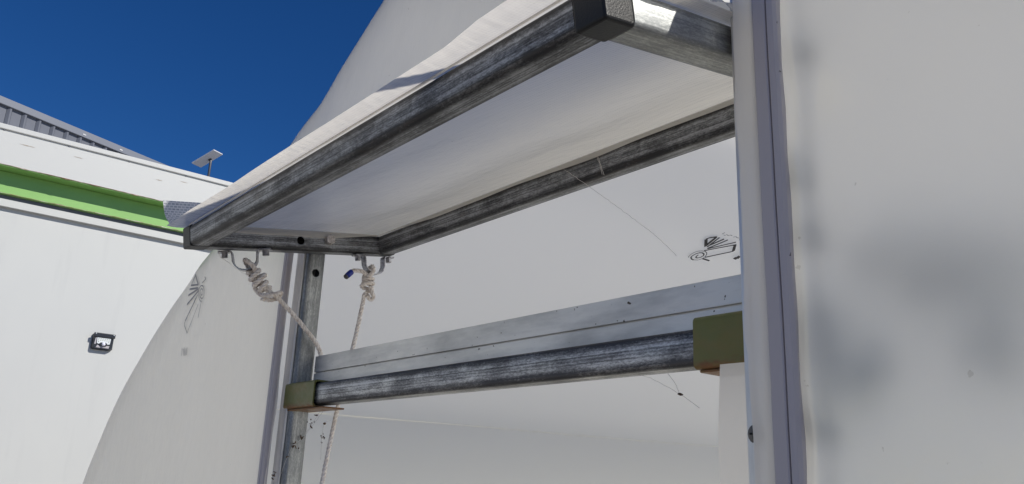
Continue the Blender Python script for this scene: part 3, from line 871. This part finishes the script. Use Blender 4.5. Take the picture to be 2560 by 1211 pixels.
cobweb('fine cobweb with a small insect below the cross rail', [[(.8878, .27, 1.6278), (.929, .27, 1.6201), (.9719, .27, 1.5992), (1.0003, .27, 1.5816)], [(.955, .27, 1.625), (.968, .27, 1.608), (.9725, .27, 1.600)]], [((.9735, .27, 1.5985), 1, 0, .0042)], .00025)
cobweb('long cobweb strand hanging from the back rail', [[(.569, .398, 2.03), (.631, .398, 2.0), (.689, .397, 1.957), (.729, .44, 1.913), (.794, .44, 1.86), (.833, .44, 1.821)], [(.704, .398, 2.014), (.7285, .396, 1.963)], [(.710, .398, 2.010), (.724, .396, 1.965)]], [], .00035)
cobweb('thin cobweb under the outer saddle clip', [[(.03, .057, 1.893), (.03, .082, 1.882), (.03, .12, 1.865), (.03, .15, 1.859)], [(.03, .057, 1.905), (.03, .062, 1.892), (.03, .082, 1.884)]], [((.03, .123, 1.866), 1, 0, .003)], .00025)

# ------------------------------------------------------------------ plant growing just inside the film, right of the window
pl = empty('plant', (1.36, .36, 0), 'leafy plant inside the tunnel, a dark blur behind the right film', 'plant')
rnd = random.Random(5)
bm = bmesh.new()
for (tx, tz) in ((1.27, 1.69), (1.33, 1.66), (1.23, 1.62), (1.42, 1.7), (1.19, 1.56)):
    sweep(bm, catmull([P_((1.36, .36, 0)), P_((1.36, .34, .8)), P_((.5 * (1.36 + tx), .30, tz - .25)), P_((tx, .235, tz))], 5), .005, 6)
bm_obj('stem', bm, 'leaf', pl)
V = []; F = []
def leaf_at(c, size):
    u = Vector((rnd.gauss(0, 1), rnd.gauss(0, .35), rnd.gauss(0, 1))).normalized(); nrm = Vector((rnd.gauss(0, .35), 1, rnd.gauss(0, .35))).normalized()
    q = u.cross(nrm).normalized(); k = len(V)
    V.extend([c - u * size, c - u * size * .3 + q * size * .42, c + u * size * .35 + q * size * .36, c + u * size, c + u * size * .35 - q * size * .36, c - u * size * .3 - q * size * .42])
    F.append((k, k + 1, k + 2, k + 3, k + 4, k + 5))
for (xa_, za_, xb_, zb_, sp_, n, dy) in ((1.25, 1.70, 1.37, 1.640, .011, 34, .036), (1.30, 1.69, 1.42, 1.65, .013, 18, .045), (1.205, 1.645, 1.245, 1.582, .010, 20, .033),
                                         (1.24, 1.60, 1.262, 1.588, .006, 10, .024), (1.185, 1.565, 1.215, 1.540, .004, 20, .018), (1.195, 1.785, 1.203, 1.755, .004, 14, .017), (1.195, 1.725, 1.215, 1.708, .004, 12, .017), (1.20, 1.90, 1.225, 1.885, .004, 12, .018), (1.20, 1.66, 1.212, 1.625, .004, 8, .02), (1.335, 1.605, 1.37, 1.592, .005, 10, .03)):
    for i in range(n):
        t = rnd.random(); sz_ = rnd.uniform(.007, .011) if sp_ < .005 else rnd.uniform(.012, .02)
        leaf_at(P_((xa_ + (xb_ - xa_) * t + rnd.gauss(0, sp_), ybase(1.3) + max(.014, rnd.gauss(dy, .004)), za_ + (zb_ - za_) * t + rnd.gauss(0, sp_))), sz_)
mesh_obj('foliage', V, F, 'leaf', pl)

# ------------------------------------------------------------------ white cabin
XW, XT, XG, XF = -3.5, -3.473, -3.453, -3.357
Z_T0, Z_T1, Z_G0, Z_F0, Z_F1 = 2.8312, 2.872, 2.8945, 3.0264, 3.249
Y0, Y1 = -6.0, 9.0
cab = empty('cabin', (-6, 1.5, 0), 'white panel cabin with a green steel eave beam', 'cabin')
bm_obj('wall', box_bm(-9.5, XW, Y0, Y1, .0, Z_F1 - .05), 'white', cab)
bm_obj('eave_trim', box_bm(XW + .001, XT, Y0 - .01, Y1 + .01, Z_T0, Z_T1, .002, 2), 'whitetrim', cab)
gb = box_bm(XW + .002, XG, Y0 - .02, Y1 + .02, Z_G0, Z_F0 - .007, .002, 1)
box_bm(XW + .003, XF - .003, Y0 - .02, Y1 + .02, Z_F0 - .0065, Z_F0 - .0005, .001, 1, gb)
gobj = tag(bm_obj('eave_beam', gb, 'green', cab), 'bright green painted steel beam')
def jag(name, x, z, amp, seed, th, material, parent, n=900, up=-1):
    V = []; F = []
    for i in range(n + 1):
        y = Y0 + (Y1 - Y0) * i / n
        a = th * (.6 + max(0, noise.noise(Vector((seed, y * 14, 0)))) * 1.6 + max(0, noise.noise(Vector((seed, y * 40, 3)))) * .8)
        V += [(x + .0015, y, z), (x + .0025, y, z + up * a * .5), (x + .0015, y, z + up * a)]
    for i in range(n):
        for j in range(2): k = i * 3 + j; F.append((k, k + 1, k + 4, k + 3))
    return mesh_obj(name, V, F, material, parent)
jag('rusty_edge', XG, Z_G0 + .001, 0, 4, .004, 'rustedge', gobj, up=1)
bm_obj('soffit_shadow_recess', box_bm(XW + .001, XT - .004, Y0, Y1, Z_T1 + .0005, Z_G0 - .0005), 'shadowgrey', cab)  # recessed strip, darkened in colour as the shadow below the beam
# fascia in separate sheets with a capping and a joint
ye = [-6.05, -3.9, -1.1, 2.4, 5.2, 9.05]
for a, b_ in zip(ye, ye[1:]):
    bm_obj('fascia_panel', box_bm(XW - .1, XF, a + .0006, b_ - .0006, Z_F0, 3.212, .002, 1), 'whitetrim', cab)
jag('rusty_edge', XF - .001, Z_F0 + .002, 0, 8, .005, 'rustedge', cab, up=-1)
bm_obj('roof_capping', box_bm(-9.6, XF + .008, Y0 - .08, Y1 + .08, 3.2195, Z_F1, .004, 2), 'whitetrim', cab)
bm_obj('capping_joint', box_bm(-9.5, XF - .003, Y0 - .02, Y1 + .02, 3.206, 3.2215), 'whitetrim', cab)
for y in (.30, .62, .95, 1.3, -.02, -.4):
    bm = bmesh.new(); bmesh.ops.create_uvsphere(bm, u_segments=8, v_segments=6, radius=.005)
    bmesh.ops.translate(bm, vec=(XF - .001, y, 3.2155), verts=bm.verts)
    bm_obj('rivet', bm, 'cap', cab)
# scratches with rust on the fascia
for (y, z, ln) in ((.33, 3.165, .05), (.06, 3.16, .08), (.78, 3.15, .04), (.92, 3.175, .05)):
    V = []; F = []; n = 10
    for i in range(n + 1):
        t = i / n; hh = .0022 * (math.sin(math.pi * t)) * (.5 + random.random())
        V += [(XF + .0012, y + ln * t, z - hh), (XF + .0012, y + ln * t, z + hh * .6)]
    for i in range(n): F.append((2 * i, 2 * i + 2, 2 * i + 3, 2 * i + 1))
    mesh_obj('rust_scratch', V, F, 'faintrust', cab)

# ------------------------------------------------------------------ solar wall lamp
LY, LZ = .681, 2.175
LM_ = frame((XW + .001, LY, LZ), (0, 1, 0), (0, 0, 1))  # local x along wall, y -> inwards (away), z up
lamp = empty('wall_lamp', (XW, LY, LZ - .047), 'small black solar wall lamp with white reflector and motion sensor', 'lamp')
def poly_prism(pts0, pts1, d0, d1):
    """loft between two outlines (x, z) at outward distances d0, d1 (local -y is outwards)"""
    n = len(pts0); V = [(x, -d0, z) for x, z in pts0] + [(x, -d1, z) for x, z in pts1]
    F = [tuple(range(n))[::-1], tuple(range(n, 2 * n))] + [(i, (i + 1) % n, n + (i + 1) % n, n + i) for i in range(n)]
    bm = bmesh.new(); vs = [bm.verts.new(v) for v in V]
    for f in F: bm.faces.new([vs[i] for i in f])
    return bm
def octo(w_, h_, c):
    return [(-w_ + c, -h_), (w_ - c, -h_), (w_, -h_ + c), (w_, h_ - c), (w_ - c, h_), (-w_ + c, h_), (-w_, h_ - c), (-w_, -h_ + c)]
bm = poly_prism(octo(.056, .046, .008), octo(.056, .046, .008), 0, .012)
bm_obj('back_plate', bm, 'lamp', lamp, LM_)
bm = poly_prism(octo(.055, .045, .008), octo(.050, .041, .008), .0125, .030)
bm_obj('housing', bm, 'lamp', lamp, LM_)
# roof-like solar hood
bm = box_bm(-.056, .056, -.040, -.0305, .022, .046, .003, 2); bm_obj('hood', bm, 'lamp', lamp, LM_)
bm = poly_prism([(-.034, -.012), (-.012, -.018), (.012, -.018), (.034, -.012), (.036, .020), (-.036, .020)], [(-.034, -.012), (-.012, -.018), (.012, -.018), (.034, -.012), (.036, .020), (-.036, .020)], .0305, .034)
refl = bm_obj('reflector', bm, 'lampwhite', lamp, LM_)
for r_ in range(3):
    for c_ in range(6):
        if r_ == 2 and c_ not in (0, 5): continue
        x = -.027 + c_ * .0108; z = .014 - r_ * .0085
        bm = box_bm(x - .002, x + .002, -.0356, -.0341, z - .0015, z + .0015)
        bm_obj('led', bm, 'led', refl, LM_)
bm = poly_prism([(-.047, -.018), (-.0385, -.018), (-.0385, .018), (-.044, .018)], [(-.047, -.018), (-.0385, -.018), (-.0385, .018), (-.044, .018)], .0305, .033)
bm_obj('side_lens', bm, 'lampside', lamp, LM_)
bm = poly_prism([(-.036, -.036), (.032, -.036), (.034, -.022), (-.030, -.022)], [(-.036, -.036), (.032, -.036), (.034, -.022), (-.030, -.022)], .0305, .0325)
bm_obj('bottom_lens', bm, 'lampside', lamp, LM_)
bm = poly_prism([(-.024, -.016), (-.014, -.028), (.014, -.028), (.024, -.016), (.014, -.006), (-.014, -.006)], [(-.021, -.016), (-.012, -.026), (.012, -.026), (.021, -.016), (.012, -.008), (-.012, -.008)], .0342, .040)
sen = bm_obj('sensor_mount', bm, 'lamp', lamp, LM_)
bm = bmesh.new(); bmesh.ops.create_uvsphere(bm, u_segments=16, v_segments=10, radius=.0105)
bmesh.ops.translate(bm, vec=(0, -.040, -.0165), verts=bm.verts)
bm_obj('sensor_dome', bm, 'dome', sen, LM_, smooth=True)
for sx in (-1, 1):
    bm = bmesh.new(); bmesh.ops.create_uvsphere(bm, u_segments=8, v_segments=6, radius=.0035)
    bmesh.ops.translate(bm, vec=(sx * .047, -.041, .040), verts=bm.verts)
    bm_obj('screw', bm, 'lampwhite', lamp, LM_)

# ------------------------------------------------------------------ grey steel building behind
az = rad(-22.3)
hd = Vector((math.sin(az), math.cos(az), 0)); nd = Vector((math.cos(az), -math.sin(az), 0))
GD = 11.; KS = GD / 8
c0 = nd * (nd.dot(Vector((1.576, -.4699, 0))) - GD)
def hs(h8): return -1.033 + (h8 + 1.033) * KS
ZC1, ZC0 = 1.4945 + (4.937 - 1.4945) * KS, 1.4945 + (4.862 - 1.4945) * KS
GM = Matrix((hd, -nd, Vector((0, 0, 1)))).transposed().to_4x4(); GM.translation = c0      # local x along, y inwards, z up
gh = empty('shed', c0 + hd * 7, 'dark grey steel shed with ribbed cladding behind the cabin', 'shed')
bm_obj('wall', box_bm(2.4, 13, .045, 4, 0, ZC0 + .03), 'greysteel', gh, GM)
bm_obj('parapet_cap', box_bm(2.3, 13.1, -.05, 4.1, ZC0, ZC1, .008, 2), 'cap', gh, GM)
sp = .2085; x = hs(3.112) - 10 * sp
base = None
while x < 12.8:
    if x > 2.5:
        V = [(0, .0, 0), (.03, -.03, 0), (.052, -.03, 0), (.075, .0, 0), (sp - .004, 0, 0)]
        if base is None:
            vv = [(a, b_, .5) for a, b_, _ in V] + [(a, b_, ZC0 - .002) for a, b_, _ in V] + [(sp - .004, .03, .5), (0, .03, .5), (sp - .004, .03, ZC0 - .002), (0, .03, ZC0 - .002)]
            ff = [(i, i + 1, 6 + i, 5 + i) for i in range(4)] + [(4, 10, 12, 9), (11, 0, 5, 13), (0, 11, 10, 4, 3, 2, 1), (5, 6, 7, 8, 9, 12, 13)]
            base = mesh_obj('cladding_panel', vv, ff, 'greysteel', gh, GM @ Matrix.Translation((x, 0, 0)))
        else:
            o = base.copy(); link(o, gh, GM @ Matrix.Translation((x, 0, 0)))
    x += sp
for xx in (hs(3.9), hs(4.35), hs(4.0) + 1.2):
    bm = box_bm(xx, xx + .05, -.056, -.0505, ZC0 + .03, ZC0 + .05, .002, 1); bm_obj('cap_clip', bm, 'alu', gh, GM)

# ------------------------------------------------------------------ flat satellite antenna
A_, B_, N_ = Vector((.7256, .5049, .4676)), Vector((-.612, .7841, .1032)), Vector((-.3145, -.361, .8779))
AC = Vector((-13.5413, 4.2159, 7.2148))
AMx = frame(AC, A_, N_)
ant = empty('satellite_antenna', (AC.x, AC.y, ZC1), 'flat white satellite antenna panel on a short grey mast', 'antenna')
bm_obj('panel', box_bm(-.255, .255, -.15, .15, -.006, .018, .006, 2), 'dish', ant, AMx)
bm = bmesh.new(); AB = AC + A_ * .02 + B_ * .05 - N_ * .006
sweep(bm, [AB - N_ * .002, AB - N_ * .05, AB - N_ * .05 + Vector((0, 0, -.06)), Vector((AB.x, AB.y, 5.9)) - Vector((N_.x * .05, N_.y * .05, 0))], [.035, .024, .024, .021], 12)
bm_obj('mast', bm, 'mast', ant, smooth=True)
